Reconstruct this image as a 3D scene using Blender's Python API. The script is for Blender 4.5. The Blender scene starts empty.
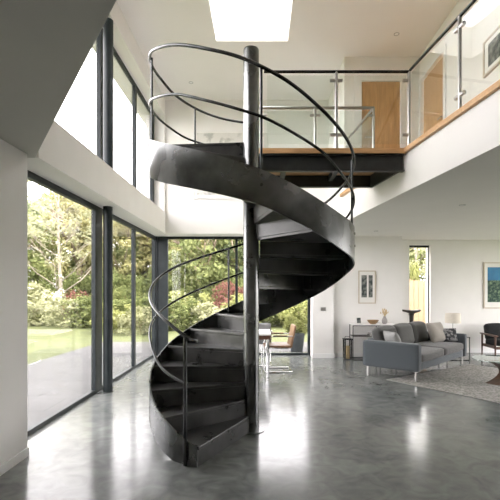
import bpy, bmesh, math, random
from mathutils import Vector, Matrix
R = math.radians
rnd = random.Random(7)
scn = bpy.context.scene
COL = scn.collection

# ------------------------------------------------------------------ helpers
def obj(name, bm, mat, parent=None, smooth=False, bevel=0.0, mats=None):
    bmesh.ops.recalc_face_normals(bm, faces=bm.faces)
    me = bpy.data.meshes.new(name)
    bm.to_mesh(me); bm.free()
    me.materials.append(mat)
    for m in (mats or []): me.materials.append(m)
    if smooth:
        for p in me.polygons: p.use_smooth = True
    o = bpy.data.objects.new(name, me)
    COL.objects.link(o)
    if parent: o.parent = parent
    if bevel:
        b = o.modifiers.new('bevel', 'BEVEL'); b.width = bevel; b.segments = 2
        b.limit_method = 'ANGLE'; b.angle_limit = R(40)
    return o

def smooth_angle(o, deg=40):
    me = o.data
    for p in me.polygons: p.use_smooth = True
    try:
        me.set_sharp_from_angle(angle=R(deg))
    except Exception:
        pass
    return o

def tag(o, label=None, cat=None, group=None, kind=None):
    if label: o['label'] = label
    if cat: o['category'] = cat
    if group: o['group'] = group
    if kind: o['kind'] = kind
    return o

def empty(name, loc, rz=0, label=None, cat=None, group=None):
    o = bpy.data.objects.new(name, None); COL.objects.link(o)
    o.empty_display_size = 0.1
    o.location = loc; o.rotation_euler = (0, 0, rz)
    return tag(o, label, cat, group)

def B(): return bmesh.new()

def box(bm, x0, x1, y0, y1, z0, z1, M=None):
    c = [(x0,y0,z0),(x1,y0,z0),(x1,y1,z0),(x0,y1,z0),(x0,y0,z1),(x1,y0,z1),(x1,y1,z1),(x0,y1,z1)]
    v = [bm.verts.new(M @ Vector(p) if M else p) for p in c]
    for f in ((0,3,2,1),(4,5,6,7),(0,1,5,4),(1,2,6,5),(2,3,7,6),(3,0,4,7)):
        bm.faces.new([v[i] for i in f])
    return bm

def prism(bm, pts, z0, z1):
    lo = [bm.verts.new((p[0], p[1], z0)) for p in pts]
    hi = [bm.verts.new((p[0], p[1], z1)) for p in pts]
    n = len(pts)
    bm.faces.new(lo[::-1]); bm.faces.new(hi)
    for i in range(n):
        j = (i+1) % n
        bm.faces.new((lo[i], lo[j], hi[j], hi[i]))
    return bm

def tube(bm, pts, r, seg=10, cap=True, r_end=None):
    pts = [Vector(p) for p in pts]
    n = len(pts)
    rings = []
    prev = None
    for i, p in enumerate(pts):
        if i == 0: d = pts[1]-pts[0]
        elif i == n-1: d = pts[-1]-pts[-2]
        else: d = (pts[i+1]-pts[i]).normalized() + (pts[i]-pts[i-1]).normalized()
        d.normalize()
        if prev is None:
            up = Vector((0,0,1)) if abs(d.z) < .9 else Vector((1,0,0))
            a = d.cross(up).normalized()
        else:
            a = (prev - d*prev.dot(d)).normalized()
        prev = a
        b = d.cross(a)
        rr = r if r_end is None else r + (r_end-r)*i/(n-1)
        rings.append([bm.verts.new(p + (a*math.cos(2*math.pi*k/seg) + b*math.sin(2*math.pi*k/seg))*rr) for k in range(seg)])
    for i in range(n-1):
        for k in range(seg):
            l = (k+1) % seg
            bm.faces.new((rings[i][k], rings[i][l], rings[i+1][l], rings[i+1][k]))
    if cap:
        bm.faces.new(rings[0][::-1]); bm.faces.new(rings[-1])
    return bm

def lathe(bm, prof, seg=24, c=(0,0), cap=True):
    rings = []
    for r, z in prof:
        rings.append([bm.verts.new((c[0]+r*math.cos(2*math.pi*k/seg), c[1]+r*math.sin(2*math.pi*k/seg), z)) for k in range(seg)])
    for i in range(len(rings)-1):
        for k in range(seg):
            l = (k+1) % seg
            bm.faces.new((rings[i][k], rings[i][l], rings[i+1][l], rings[i+1][k]))
    if cap:
        bm.faces.new(rings[0][::-1]); bm.faces.new(rings[-1])
    return bm

def soft_box(w, d, h, rad=.05, puff=.02, M=None):
    """upholstered block centred in x,y, resting at z=0, edges rounded and faces slightly domed"""
    bm = B()
    N = 9
    def ax(s, L):
        t = -1+2*s/N
        return math.copysign(abs(t)**.7, t)*L/2
    hx, hy, hz = w/2, d/2, h/2
    bmesh.ops.create_cube(bm, size=2)
    bmesh.ops.subdivide_edges(bm, edges=bm.edges[:], cuts=N, use_grid_fill=True)
    for v in bm.verts:
        u = [math.copysign(abs(c)**.6, c) for c in v.co]
        p = Vector((u[0]*hx, u[1]*hy, u[2]*hz))
        core = Vector((max(-hx+rad, min(hx-rad, p.x)), max(-hy+rad, min(hy-rad, p.y)), max(-hz+rad, min(hz-rad, p.z))))
        dd = p-core
        if dd.length > 1e-6: p = core + dd.normalized()*rad
        bulge = (1-u[0]**2)*(1-u[1]**2)
        p.z += math.copysign(puff*bulge, p.z) if abs(v.co.z) > .99 else 0
        if abs(v.co.y) > .99: p.y += math.copysign(puff*(1-u[0]**2)*(1-u[2]**2), p.y)
        p.z += hz
        v.co = M @ p if M else p
    return bm

def pillow_bm(w, h, t, M):
    """square throw pillow: local x width, z height, y thickness; pinched corners"""
    bm = B(); N = 14
    g = {}
    for s in (-1, 1):
        for i in range(N+1):
            for j in range(N+1):
                u, v = -1+2*i/N, -1+2*j/N
                if s == 1 and (i in (0,N) or j in (0,N)):
                    g[s,i,j] = g[-1,i,j]; continue
                th = (max(0,1-u**4)*max(0,1-v**4))**.55
                k = 1-.09*(1-abs(u*v))*(u*u+v*v)/2
                p = Vector((u*w/2*k, s*t/2*th, v*h/2*k + h/2))
                p.y += .012*math.sin(3*u+2*v)*th
                g[s,i,j] = bm.verts.new(M @ p)
    for s in (-1, 1):
        for i in range(N):
            for j in range(N):
                bm.faces.new((g[s,i,j], g[s,i+1,j], g[s,i+1,j+1], g[s,i,j+1]))
    return bm

def interp(tab, x):
    """monotone-ish cubic through (x, y) table sorted by x"""
    n = len(tab)
    if x <= tab[0][0]: return tab[0][1]
    if x >= tab[-1][0]: return tab[-1][1]
    for i in range(n-1):
        if tab[i][0] <= x <= tab[i+1][0]: break
    def slope(k):
        if k == 0: return (tab[1][1]-tab[0][1])/(tab[1][0]-tab[0][0])
        if k == n-1: return (tab[-1][1]-tab[-2][1])/(tab[-1][0]-tab[-2][0])
        return (tab[k+1][1]-tab[k-1][1])/(tab[k+1][0]-tab[k-1][0])
    h = tab[i+1][0]-tab[i][0]; t = (x-tab[i][0])/h
    a, b = tab[i][1], tab[i+1][1]; m0, m1 = slope(i)*h, slope(i+1)*h
    return (2*t**3-3*t**2+1)*a + (t**3-2*t**2+t)*m0 + (-2*t**3+3*t**2)*b + (t**3-t**2)*m1

# ------------------------------------------------------------------ materials
def nm(name):
    m = bpy.data.materials.new(name); m.use_nodes = True
    nt = m.node_tree; nt.nodes.clear()
    out = nt.nodes.new('ShaderNodeOutputMaterial')
    return m, nt, out

def pbr(name, c1, c2=None, rough=.5, metal=0, scale=5, bump=0, bscale=None, rough2=None, detail=4, coords='Object', stretch=None, coat=0, sheen=0, spec=.5, ramp=(.35,.65), trans=0):
    m, nt, out = nm(name)
    N = nt.nodes; L = nt.links
    p = N.new('ShaderNodeBsdfPrincipled')
    p.inputs['Roughness'].default_value = rough; p.inputs['Metallic'].default_value = metal
    p.inputs['Specular IOR Level'].default_value = spec
    p.inputs['Coat Weight'].default_value = coat; p.inputs['Coat Roughness'].default_value = .12
    p.inputs['Sheen Weight'].default_value = sheen
    L.new(p.outputs[0], out.inputs[0])
    tc = N.new('ShaderNodeTexCoord'); mp = N.new('ShaderNodeMapping')
    L.new(tc.outputs[coords], mp.inputs[0])
    if stretch: mp.inputs['Scale'].default_value = stretch
    no = N.new('ShaderNodeTexNoise'); no.inputs['Scale'].default_value = scale; no.inputs['Detail'].default_value = detail
    L.new(mp.outputs[0], no.inputs[0])
    rp = N.new('ShaderNodeValToRGB')
    rp.color_ramp.elements[0].position = ramp[0]; rp.color_ramp.elements[1].position = ramp[1]
    rp.color_ramp.elements[0].color = (*c1, 1); rp.color_ramp.elements[1].color = (*(c2 or c1), 1)
    L.new(no.outputs['Fac'], rp.inputs[0]); L.new(rp.outputs[0], p.inputs['Base Color'])
    if rough2 is not None:
        mr = N.new('ShaderNodeMapRange'); mr.inputs[1].default_value = .3; mr.inputs[2].default_value = .7
        mr.inputs[3].default_value = rough; mr.inputs[4].default_value = rough2
        L.new(no.outputs['Fac'], mr.inputs[0]); L.new(mr.outputs[0], p.inputs['Roughness'])
    if bump:
        n2 = N.new('ShaderNodeTexNoise'); n2.inputs['Scale'].default_value = bscale or scale*4; n2.inputs['Detail'].default_value = 3
        L.new(mp.outputs[0], n2.inputs[0])
        b = N.new('ShaderNodeBump'); b.inputs['Strength'].default_value = bump; b.inputs['Distance'].default_value = .01
        L.new(n2.outputs['Fac'], b.inputs['Height']); L.new(b.outputs[0], p.inputs['Normal'])
    return m

def glass(name, tint=(1,1,1), ior=1.45, rough=0.0, boost=1.0):
    m, nt, out = nm(name); N = nt.nodes; L = nt.links
    t = N.new('ShaderNodeBsdfTransparent'); t.inputs[0].default_value = (*tint, 1)
    g = N.new('ShaderNodeBsdfGlossy'); g.inputs['Roughness'].default_value = rough
    f = N.new('ShaderNodeLayerWeight'); f.inputs['Blend'].default_value = .5
    pw = N.new('ShaderNodeMath'); pw.operation = 'POWER'; pw.inputs[1].default_value = 5
    L.new(f.outputs['Facing'], pw.inputs[0])
    f0 = ((ior-1)/(ior+1))**2
    mr = N.new('ShaderNodeMapRange'); mr.inputs[3].default_value = f0*boost; mr.inputs[4].default_value = min(1, boost)
    L.new(pw.outputs[0], mr.inputs[0])
    mx = N.new('ShaderNodeMixShader'); L.new(mr.outputs[0], mx.inputs[0])
    L.new(t.outputs[0], mx.inputs[1]); L.new(g.outputs[0], mx.inputs[2]); L.new(mx.outputs[0], out.inputs[0])
    return m

def leafmat(name, c1, c2, tr=.42):
    m, nt, out = nm(name); N = nt.nodes; L = nt.links
    geo = N.new('ShaderNodeNewGeometry')
    rp = N.new('ShaderNodeValToRGB'); rp.color_ramp.elements[0].color = (*c1,1); rp.color_ramp.elements[1].color = (*c2,1)
    L.new(geo.outputs['Random Per Island'], rp.inputs[0])
    d = N.new('ShaderNodeBsdfDiffuse'); t = N.new('ShaderNodeBsdfTranslucent'); mx = N.new('ShaderNodeMixShader')
    mx.inputs[0].default_value = tr
    L.new(rp.outputs[0], d.inputs[0]); L.new(rp.outputs[0], t.inputs[0])
    L.new(d.outputs[0], mx.inputs[1]); L.new(t.outputs[0], mx.inputs[2]); L.new(mx.outputs[0], out.inputs[0])
    return m

M = {}
M['plaster'] = pbr('plaster_white', (.80,.785,.755), (.82,.805,.775), .85, bump=.03, scale=3, bscale=60)
M['ceiling'] = pbr('ceiling_paint', (.80,.785,.755), (.815,.80,.77), .9, scale=2)
M['soffit'] = pbr('grey_soffit', (.50,.50,.465), (.52,.52,.48), .9, scale=2)  # darker, greyer base colour than the other ceilings
M['frame'] = pbr('anodised_frame', (.012,.017,.019), (.018,.024,.026), .45, scale=8, spec=.3)
M['steel'] = pbr('blackened_steel', (.06,.064,.063), (.27,.274,.27), .19, metal=.95, scale=2.4, rough2=.36, bump=.05, bscale=14, detail=7, ramp=(.3,.72))
M['steel_tread'] = pbr('blackened_tread_steel', (.026,.027,.026), (.082,.082,.078), .24, metal=.6, scale=4, rough2=.42, bump=.04, bscale=20, detail=8, ramp=(.3,.72))
M['steel_rail'] = pbr('rail_steel', (.04,.042,.042), (.07,.073,.073), .26, metal=.9, scale=9)
M['beam'] = pbr('painted_beam_steel', (.022,.024,.024), (.035,.037,.037), .45, metal=.4, scale=6)
M['inox'] = pbr('brushed_inox', (.40,.395,.38), (.46,.45,.435), .30, metal=1, scale=30)
M['chrome'] = pbr('chrome', (.7,.7,.7), (.75,.75,.75), .12, metal=1)
M['oak'] = pbr('oak', (.46,.265,.115), (.60,.36,.165), .42, scale=3, stretch=(1.5,14,14), detail=6)
M['oak_v'] = pbr('oak_door', (.43,.25,.10), (.56,.335,.145), .42, scale=3, stretch=(14,14,1.2), detail=6)
M['walnut'] = pbr('walnut', (.055,.024,.013), (.10,.045,.024), .38, scale=4, stretch=(3,12,3))
M['darkwood'] = pbr('ebonised_wood', (.025,.02,.016), (.045,.036,.03), .45, scale=6)
M['wool'] = pbr('grey_wool_fabric', (.056,.065,.071), (.078,.089,.096), .95, scale=90, bump=.35, bscale=260, sheen=.25, spec=.2)
M['wool_seat'] = pbr('grey_seat_fabric', (.066,.066,.063), (.092,.091,.086), .95, scale=90, bump=.35, bscale=260, sheen=.25, spec=.2)
M['linen'] = pbr('beige_linen', (.27,.25,.22), (.33,.305,.27), .95, scale=60, bump=.3, bscale=200, sheen=.2, spec=.2)
M['linen_grey'] = pbr('pale_grey_linen', (.25,.25,.24), (.31,.31,.30), .95, scale=60, bump=.3, bscale=200, spec=.2)
M['black_fabric'] = pbr('black_fabric', (.012,.013,.014), (.022,.023,.024), .85, scale=60, bump=.2, bscale=160, spec=.25)
M['shade'] = pbr('lamp_shade_linen', (.62,.57,.48), (.68,.63,.54), .9, scale=50)
M['leather'] = pbr('tan_leather', (.20,.105,.05), (.28,.155,.075), .42, scale=14, bump=.15, bscale=90)
M['grey_leather'] = pbr('grey_chair_shell', (.22,.225,.225), (.27,.275,.275), .5, scale=14)
M['white'] = pbr('white_lacquer', (.78,.775,.76), (.8,.795,.78), .35)
M['paper'] = pbr('paper_mount', (.78,.77,.73), (.8,.79,.75), .8)
M['palewood'] = pbr('pale_frame_wood', (.50,.43,.34), (.58,.50,.40), .5, scale=4, stretch=(10,10,2))
M['ceramic'] = pbr('grey_ceramic', (.30,.28,.27), (.4,.37,.35), .45, scale=9)
M['bowlwood'] = pbr('turned_wood', (.2,.12,.05), (.32,.2,.09), .4, scale=5)
M['pot'] = pbr('dark_planter', (.035,.043,.047), (.05,.06,.064), .6, scale=7)
M['candle'] = pbr('candle_wax', (.55,.42,.22), (.6,.47,.26), .6)
M['bark'] = pbr('bark', (.16,.12,.085), (.28,.22,.16), .9, scale=6, bump=.4)
M['bark_pale'] = pbr('pale_bark', (.20,.175,.135), (.30,.265,.21), .9, scale=6, bump=.3)
M['dry'] = pbr('dried_stems', (.48,.36,.19), (.6,.47,.27), .9)
M['soil'] = pbr('soil', (.05,.035,.025), (.08,.06,.04), .95, bump=.5)
M['glass'] = glass('window_glass', (.985,.985,.985), 1.45)
M['balglass'] = glass('balustrade_glass', (.955,.975,.96), 1.45, boost=1.3)
M['tableglass'] = glass('table_glass', (.72,.80,.78), 1.6, boost=2.2)
M['hedge'] = leafmat('hedge_leaf', (.09,.112,.042), (.225,.25,.105))
M['leaf_a'] = leafmat('leaf_bright', (.18,.20,.07), (.35,.36,.15))
M['leaf_b'] = leafmat('leaf_mid', (.13,.16,.065), (.28,.305,.13))
M['leaf_c'] = leafmat('leaf_dark', (.085,.11,.055), (.175,.205,.10))
M['leaf_d'] = leafmat('leaf_olive', (.25,.24,.11), (.41,.385,.19))
M['leaf_red'] = leafmat('leaf_russet', (.13,.055,.045), (.22,.11,.09))
M['leaf_pale'] = leafmat('leaf_silver', (.25,.26,.145), (.40,.40,.25))
M['fence'] = pbr('cedar_fence', (.34,.245,.15), (.40,.29,.18), .8, scale=4, stretch=(14,14,1))

# polished concrete
def concrete():
    m, nt, out = nm('polished_concrete'); N = nt.nodes; L = nt.links
    p = N.new('ShaderNodeBsdfPrincipled'); L.new(p.outputs[0], out.inputs[0])
    tc = N.new('ShaderNodeTexCoord')
    a = N.new('ShaderNodeTexNoise'); a.inputs['Scale'].default_value = .75; a.inputs['Detail'].default_value = 9; a.inputs['Roughness'].default_value = .62; a.inputs['Distortion'].default_value = .6
    b = N.new('ShaderNodeTexNoise'); b.inputs['Scale'].default_value = 5; b.inputs['Detail'].default_value = 8; b.inputs['Distortion'].default_value = 1.2
    L.new(tc.outputs['Object'], a.inputs[0]); L.new(tc.outputs['Object'], b.inputs[0])
    mx = N.new('ShaderNodeMix'); mx.inputs[0].default_value = .4
    L.new(a.outputs['Fac'], mx.inputs[2]); L.new(b.outputs['Fac'], mx.inputs[3])
    rp = N.new('ShaderNodeValToRGB')
    rp.color_ramp.elements[0].position = .34; rp.color_ramp.elements[0].color = (.075,.083,.080,1)
    rp.color_ramp.elements[1].position = .66; rp.color_ramp.elements[1].color = (.235,.245,.234,1)
    L.new(mx.outputs[0], rp.inputs[0]); L.new(rp.outputs[0], p.inputs['Base Color'])
    mr = N.new('ShaderNodeMapRange'); mr.inputs[1].default_value = .3; mr.inputs[2].default_value = .7
    mr.inputs[3].default_value = .24; mr.inputs[4].default_value = .10
    L.new(mx.outputs[0], mr.inputs[0]); L.new(mr.outputs[0], p.inputs['Roughness'])
    p.inputs['Specular IOR Level'].default_value = .30
    bp = N.new('ShaderNodeBump'); bp.inputs['Strength'].default_value = .035; bp.inputs['Distance'].default_value = .02
    L.new(b.outputs['Fac'], bp.inputs['Height']); L.new(bp.outputs[0], p.inputs['Normal'])
    return m
M['concrete'] = concrete()

def paving():
    m, nt, out = nm('stone_paving'); N = nt.nodes; L = nt.links
    p = N.new('ShaderNodeBsdfPrincipled'); L.new(p.outputs[0], out.inputs[0]); p.inputs['Roughness'].default_value = .75
    tc = N.new('ShaderNodeTexCoord'); br = N.new('ShaderNodeTexBrick')
    br.inputs['Scale'].default_value = 1; br.inputs['Brick Width'].default_value = .9; br.inputs['Row Height'].default_value = .6
    br.inputs['Mortar Size'].default_value = .008; br.inputs['Mortar Smooth'].default_value = .1
    br.inputs['Color1'].default_value = (.052,.051,.049,1); br.inputs['Color2'].default_value = (.060,.058,.056,1); br.inputs['Mortar'].default_value = (.03,.03,.029,1)
    L.new(tc.outputs['Object'], br.inputs[0]); L.new(br.outputs[0], p.inputs['Base Color'])
    return m
M['paving'] = paving()
M['lawn'] = pbr('lawn_grass', (.047,.058,.011), (.068,.078,.019), .9, scale=3, bump=.6, bscale=80, detail=8)

def speckle(name, ground, mark, scale, lo, hi, stretch=(1,1,1)):
    return pbr(name, ground, mark, .7, scale=scale, ramp=(lo, hi), detail=8, stretch=stretch)
M['art_dark'] = speckle('print_dark', (.035,.045,.045), (.30,.31,.28), 14, .42, .72)
M['art_pale'] = speckle('print_pale', (.42,.42,.38), (.66,.65,.60), 5, .40, .50)
M['art_sky'] = pbr('painting_sky', (.015,.13,.28), (.03,.22,.40), .6, scale=3)
M['art_hill'] = speckle('painting_foliage', (.012,.045,.035), (.20,.30,.17), 22, .45, .72)
M['pattern'] = speckle('patterned_fabric', (.02,.022,.026), (.20,.20,.20), 16, .48, .54)

def rugmat():
    m, nt, out = nm('woven_rug'); N = nt.nodes; L = nt.links
    p = N.new('ShaderNodeBsdfPrincipled'); L.new(p.outputs[0], out.inputs[0]); p.inputs['Roughness'].default_value = 1
    tc = N.new('ShaderNodeTexCoord'); v = N.new('ShaderNodeTexVoronoi'); v.inputs['Scale'].default_value = 28
    n = N.new('ShaderNodeTexNoise'); n.inputs['Scale'].default_value = 9; n.inputs['Detail'].default_value = 8
    L.new(tc.outputs['Object'], v.inputs[0]); L.new(tc.outputs['Object'], n.inputs[0])
    mx = N.new('ShaderNodeMix'); mx.inputs[0].default_value = .5; L.new(v.outputs['Distance'], mx.inputs[2]); L.new(n.outputs['Fac'], mx.inputs[3])
    rp = N.new('ShaderNodeValToRGB'); rp.color_ramp.elements[0].position = .3; rp.color_ramp.elements[0].color = (.12,.115,.105,1)
    rp.color_ramp.elements[1].position = .62; rp.color_ramp.elements[1].color = (.33,.315,.29,1)
    L.new(mx.outputs[0], rp.inputs[0]); L.new(rp.outputs[0], p.inputs['Base Color'])
    bp = N.new('ShaderNodeBump'); bp.inputs['Strength'].default_value = .6; bp.inputs['Distance'].default_value = .01
    L.new(v.outputs['Distance'], bp.inputs['Height']); L.new(bp.outputs[0], p.inputs['Normal'])
    return m
M['rug'] = rugmat()

def opal():
    m, nt, out = nm('opal_glazing'); N = nt.nodes; L = nt.links
    t = N.new('ShaderNodeBsdfTranslucent'); t.inputs[0].default_value = (.95,.96,.97,1)
    d = N.new('ShaderNodeBsdfDiffuse'); d.inputs[0].default_value = (.9,.9,.9,1)
    mx = N.new('ShaderNodeMixShader'); mx.inputs[0].default_value = .12
    L.new(t.outputs[0], mx.inputs[1]); L.new(d.outputs[0], mx.inputs[2]); L.new(mx.outputs[0], out.inputs[0])
    return m
M['opal'] = opal()

# ------------------------------------------------------------------ room shell
def struct(name, bm, mat, parent=None, **k):
    o = obj(name, bm, mat, parent, **k)
    if not parent: o['kind'] = 'structure'
    return o

HS = 2.73      # soffit height of the lower storey
ZC = 5.65      # upper ceiling
ZF = 3.217     # upper floor level
def vx(y): return 2.42 - .12*y    # edge of the void on the right

struct('floor', box(B(), -2.46, 7.6, -3, 10.42, -.2, 0), M['concrete'])

# left, near pier and its soffit
struct('wall_left', box(B(), -2.6, -2.1, -3, 3.9, 0, HS), M['plaster'])
struct('baseboard_left', box(B(), -2.1, -2.085, -3, 3.9, 0, .075), M['white'])
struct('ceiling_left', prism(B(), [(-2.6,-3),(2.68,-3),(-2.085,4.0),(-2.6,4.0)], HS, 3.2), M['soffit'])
bm = B(); box(bm, -2.46, -2.05, 4.0, 9.4, HS, 3.2)
struct('beam_left', bm, M['plaster'])
bm = B(); box(bm, -2.46, -2.05, -3, 9.4, 5.30, ZC); box(bm, -2.46, -2.05, 9.32, 9.4, 3.2, 5.30); box(bm, -2.46, -2.05, -3, 2.0, 3.2, 5.30)
struct('wall_left_upper', bm, M['plaster'])
# back
bm = B(); box(bm, -2.46, 1.52, 9.4, 9.98, HS, ZC)
struct('wall_back_upper', bm, M['plaster'])
bm = B(); box(bm, 1.185, 1.645, 9.48, 10.1, 0, 2.7)
struct('wall_back_pier', bm, M['plaster'])
bm = B(); box(bm, 1.645, 3.2, 9.63, 10.4, 0, 2.7); 
struct('wall_back', bm, M['plaster'])
bm = B(); box(bm, 3.2, 3.60, 10.3, 10.62, 0, 2.7); box(bm, 3.60, 4.12, 10.3, 10.62, 2.58, 2.7); box(bm, 4.12, 7.6, 10.3, 10.62, 0, 2.7)
struct('wall_back_right', bm, M['plaster'])
struct('baseboard_back', box(B(), 1.66, 3.2, 9.615, 9.63, 0, .09), M['white'])
bm = B(); box(bm, 1.17, 1.66, 9.465, 9.48, 0, .1)
struct('baseboard_pier', bm, M['white'])
struct('baseboard_back_right', box(B(), 4.13, 7.6, 10.285, 10.3, 0, .09), M['white'])
# living room ceiling = the slab that also carries the gallery
struct('ceiling_right', prism(B(), [(vx(-3),-3),(7.6,-3),(7.6,10.62),(vx(9.6),10.62),(vx(9.6),9.6)], 2.7, 3.165), M['ceiling'])
struct('floor_upper', prism(B(), [(vx(-3)-.012,-3),(2.86,-3),(2.86,7.7),(1.44,7.7)], 3.165, ZF), M['oak'])
# upper storey walls
bm = B(); box(bm, 2.86, 3.0, -3, 6.63, ZF-.05, ZC); box(bm, 2.86, 3.0, 7.58, 7.8, ZF-.05, ZC); box(bm, 2.86, 3.0, 6.63, 7.58, 5.2, ZC)
struct('wall_right_upper', bm, M['plaster'])
bm = B(); box(bm, 1.52, 1.825, 7.66, 7.8, ZF-.05, ZC); box(bm, 2.515, 2.86, 7.66, 7.8, ZF-.05, ZC); box(bm, 1.825, 2.515, 7.66, 7.8, 5.215, ZC)
box(bm, 1.52, 1.64, 7.8, 9.98, ZF-.05, ZC)
struct('wall_gallery', bm, M['plaster'])
# upper ceiling with the roof light opening
SX0, SX1, SY0, SY1 = -.715, .48, 5.2, 7.17
bm = B()
box(bm, -2.46, SX0, -3, 9.98, ZC, ZC+.15); box(bm, SX1, 3.0, -3, 9.98, ZC, ZC+.15)
box(bm, SX0, SX1, -3, SY0, ZC, ZC+.15); box(bm, SX0, SX1, SY1, 9.98, ZC, ZC+.15)
struct('ceiling', bm, M['ceiling'])
bm = B()
box(bm, SX0-.1, SX0, SY0-.1, SY1+.1, ZC+.15, 6.3); box(bm, SX1, SX1+.1, SY0-.1, SY1+.1, ZC+.15, 6.3)
box(bm, SX0, SX1, SY0-.1, SY0, ZC+.15, 6.3); box(bm, SX0, SX1, SY1, SY1+.1, ZC+.15, 6.3)
w = struct('window_roof', bm, M['white'])
bm = B(); box(bm, SX0, SX1, SY1-.012, SY1, 6.185, 6.2); box(bm, SX0, SX1, SY0, SY0+.012, 6.185, 6.2)
obj('window_frame', bm, M['inox'], w)
obj('pane', box(B(), SX0, SX1, SY0, SY1, 6.2, 6.215), M['opal'], w)
# eave outside, roof of the living room
struct('trim_eave', box(B(), -2.62, -2.46, -3, 10.1, 5.30, 5.62), M['white'])
# walls behind the camera and on the far right, the latter with a wide unseen opening added to let light in
bm = B(); box(bm, -2.6, 7.6, -3.2, -3, 0, ZC)
struct('wall_front', bm, M['plaster'])
bm = B(); box(bm, 7.6, 7.8, -3.2, 3.5, 0, 3.165); box(bm, 7.6, 7.8, 9.6, 10.62, 0, 3.165); box(bm, 7.6, 7.8, 3.5, 9.6, 2.5, 3.165)
struct('wall_right', bm, M['plaster'])

# ---- glazing
WX = -2.40
def fr(bm, y0, y1, z0, z1, x=WX, t=.06): return box(bm, x-t/2, x+t/2, y0, y1, z0, z1)
def left_window(name, y0, y1, z0, z1, mull, x, fw=.05, sill=.05, head=.07):
    bm = B()
    fr(bm, y0, y1, z0, z0+sill, x); fr(bm, y0, y1, z1-head, z1, x)
    ys = [y0] + [m[0] for m in mull] + [y1]
    for my, mw in [(y0+fw/2, fw)] + list(mull) + [(y1-fw/2, fw)]:
        fr(bm, my-mw/2, my+mw/2, z0+sill, z1-head, x)
    w = struct(name, bm, M['frame'])
    for a, b in zip(ys[:-1], ys[1:]):
        obj('pane', box(B(), x-.008, x+.008, a+.02, b-.02, z0+sill-.01, z1-head+.01), M['glass'], w)
    return w
left_window('window_1', 3.9, 6.48, 0, HS, [], WX, fw=.25)
left_window('window_2', 6.48, 9.86, 0, HS, [(8.22, .10)], WX, fw=.025)
left_window('window_3', 2.0, 9.32, 3.2, 5.30, [(6.23, .15), (7.94, .10)], -2.30, fw=.16, sill=.03, head=.05)
# corner post and rear glazing
bm = B()
box(bm, -2.46, -2.33, 9.86, 9.96, 0, HS)
box(bm, -2.33, -2.10, 9.89, 9.96, 0, HS)
box(bm, -2.10, 1.12, 9.89, 9.96, 0, .05); box(bm, -2.10, 1.12, 9.89, 9.96, HS-.06, HS)
box(bm, 1.12, 1.185, 9.88, 9.96, 0, HS); box(bm, -.545, -.49, 9.89, 9.95, .05, HS-.06)
w = struct('window_4', bm, M['frame'])
for a, b in ((-2.1,-.52),(-.52,1.12)):
    obj('pane', box(B(), a+.02, b-.02, 9.915, 9.931, .04, HS-.05), M['glass'], w)
bm = B()
box(bm, 3.60, 3.64, 10.42, 10.48, 0, 2.58); box(bm, 4.112, 4.12, 10.42, 10.48, 0, 2.58)
box(bm, 3.64, 4.112, 10.42, 10.48, 2.53, 2.58); box(bm, 3.64, 4.112, 10.42, 10.48, 0, .05)
w = struct('window_5', bm, M['frame'])
obj('pane', box(B(), 3.63, 4.115, 10.443, 10.457, .04, 2.54), M['glass'], w)
# steel post standing between the glazing lines
bm = B(); tube(bm, [(-2.235, 6.36, 0), (-2.235, 6.36, HS)], .068, 24)
o = struct('column', bm, M['frame']); smooth_angle(o)
bm = B(); tube(bm, [(-2.125, 6.06, 3.2), (-2.125, 6.06, 5.30)], .068, 24)
o = struct('column_upper', bm, M['frame']); smooth_angle(o)

# ---- doors upstairs
d = struct('door_1', box(B(), 1.825, 2.515, 7.68, 7.72, ZF+.005, 5.215), M['oak_v'])
bm = B(); box(bm, 1.69, 1.825, 7.64, 7.66, ZF, 5.33); box(bm, 2.515, 2.65, 7.64, 7.66, ZF, 5.33); box(bm, 1.825, 2.515, 7.64, 7.66, 5.215, 5.33)
struct('trim_1', bm, M['white'])
bm = B(); tube(bm, [(1.90,7.69,ZF+1.0),(1.90,7.64,ZF+1.0),(2.02,7.64,ZF+1.0)], .01, 8)
obj('door_handle', bm, M['inox'], d)
d = struct('door_2', box(B(), 2.90, 2.94, 6.645, 7.565, ZF+.005, 5.185), M['oak_v'])
bm = B(); box(bm, 2.84, 2.86, 6.56, 6.645, ZF, 5.26); box(bm, 2.84, 2.86, 7.565, 7.65, ZF, 5.26); box(bm, 2.84, 2.86, 6.645, 7.565, 5.185, 5.26)
struct('trim_2', bm, M['white'])
bm = B(); tube(bm, [(2.90,6.73,ZF+1.0),(2.85,6.73,ZF+1.0),(2.85,6.86,ZF+1.0)], .01, 8)
obj('door_handle', bm, M['inox'], d)

# ------------------------------------------------------------------ spiral staircase
CX, CY, RO = -.072, 4.6, 1.07
stair = empty('spiral_staircase', (CX, CY, 0), 0, 'blackened steel spiral staircase winding round a central pole', 'staircase')
def P(a, r, z): return Vector((r*math.cos(R(a)), r*math.sin(R(a)), z))
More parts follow.
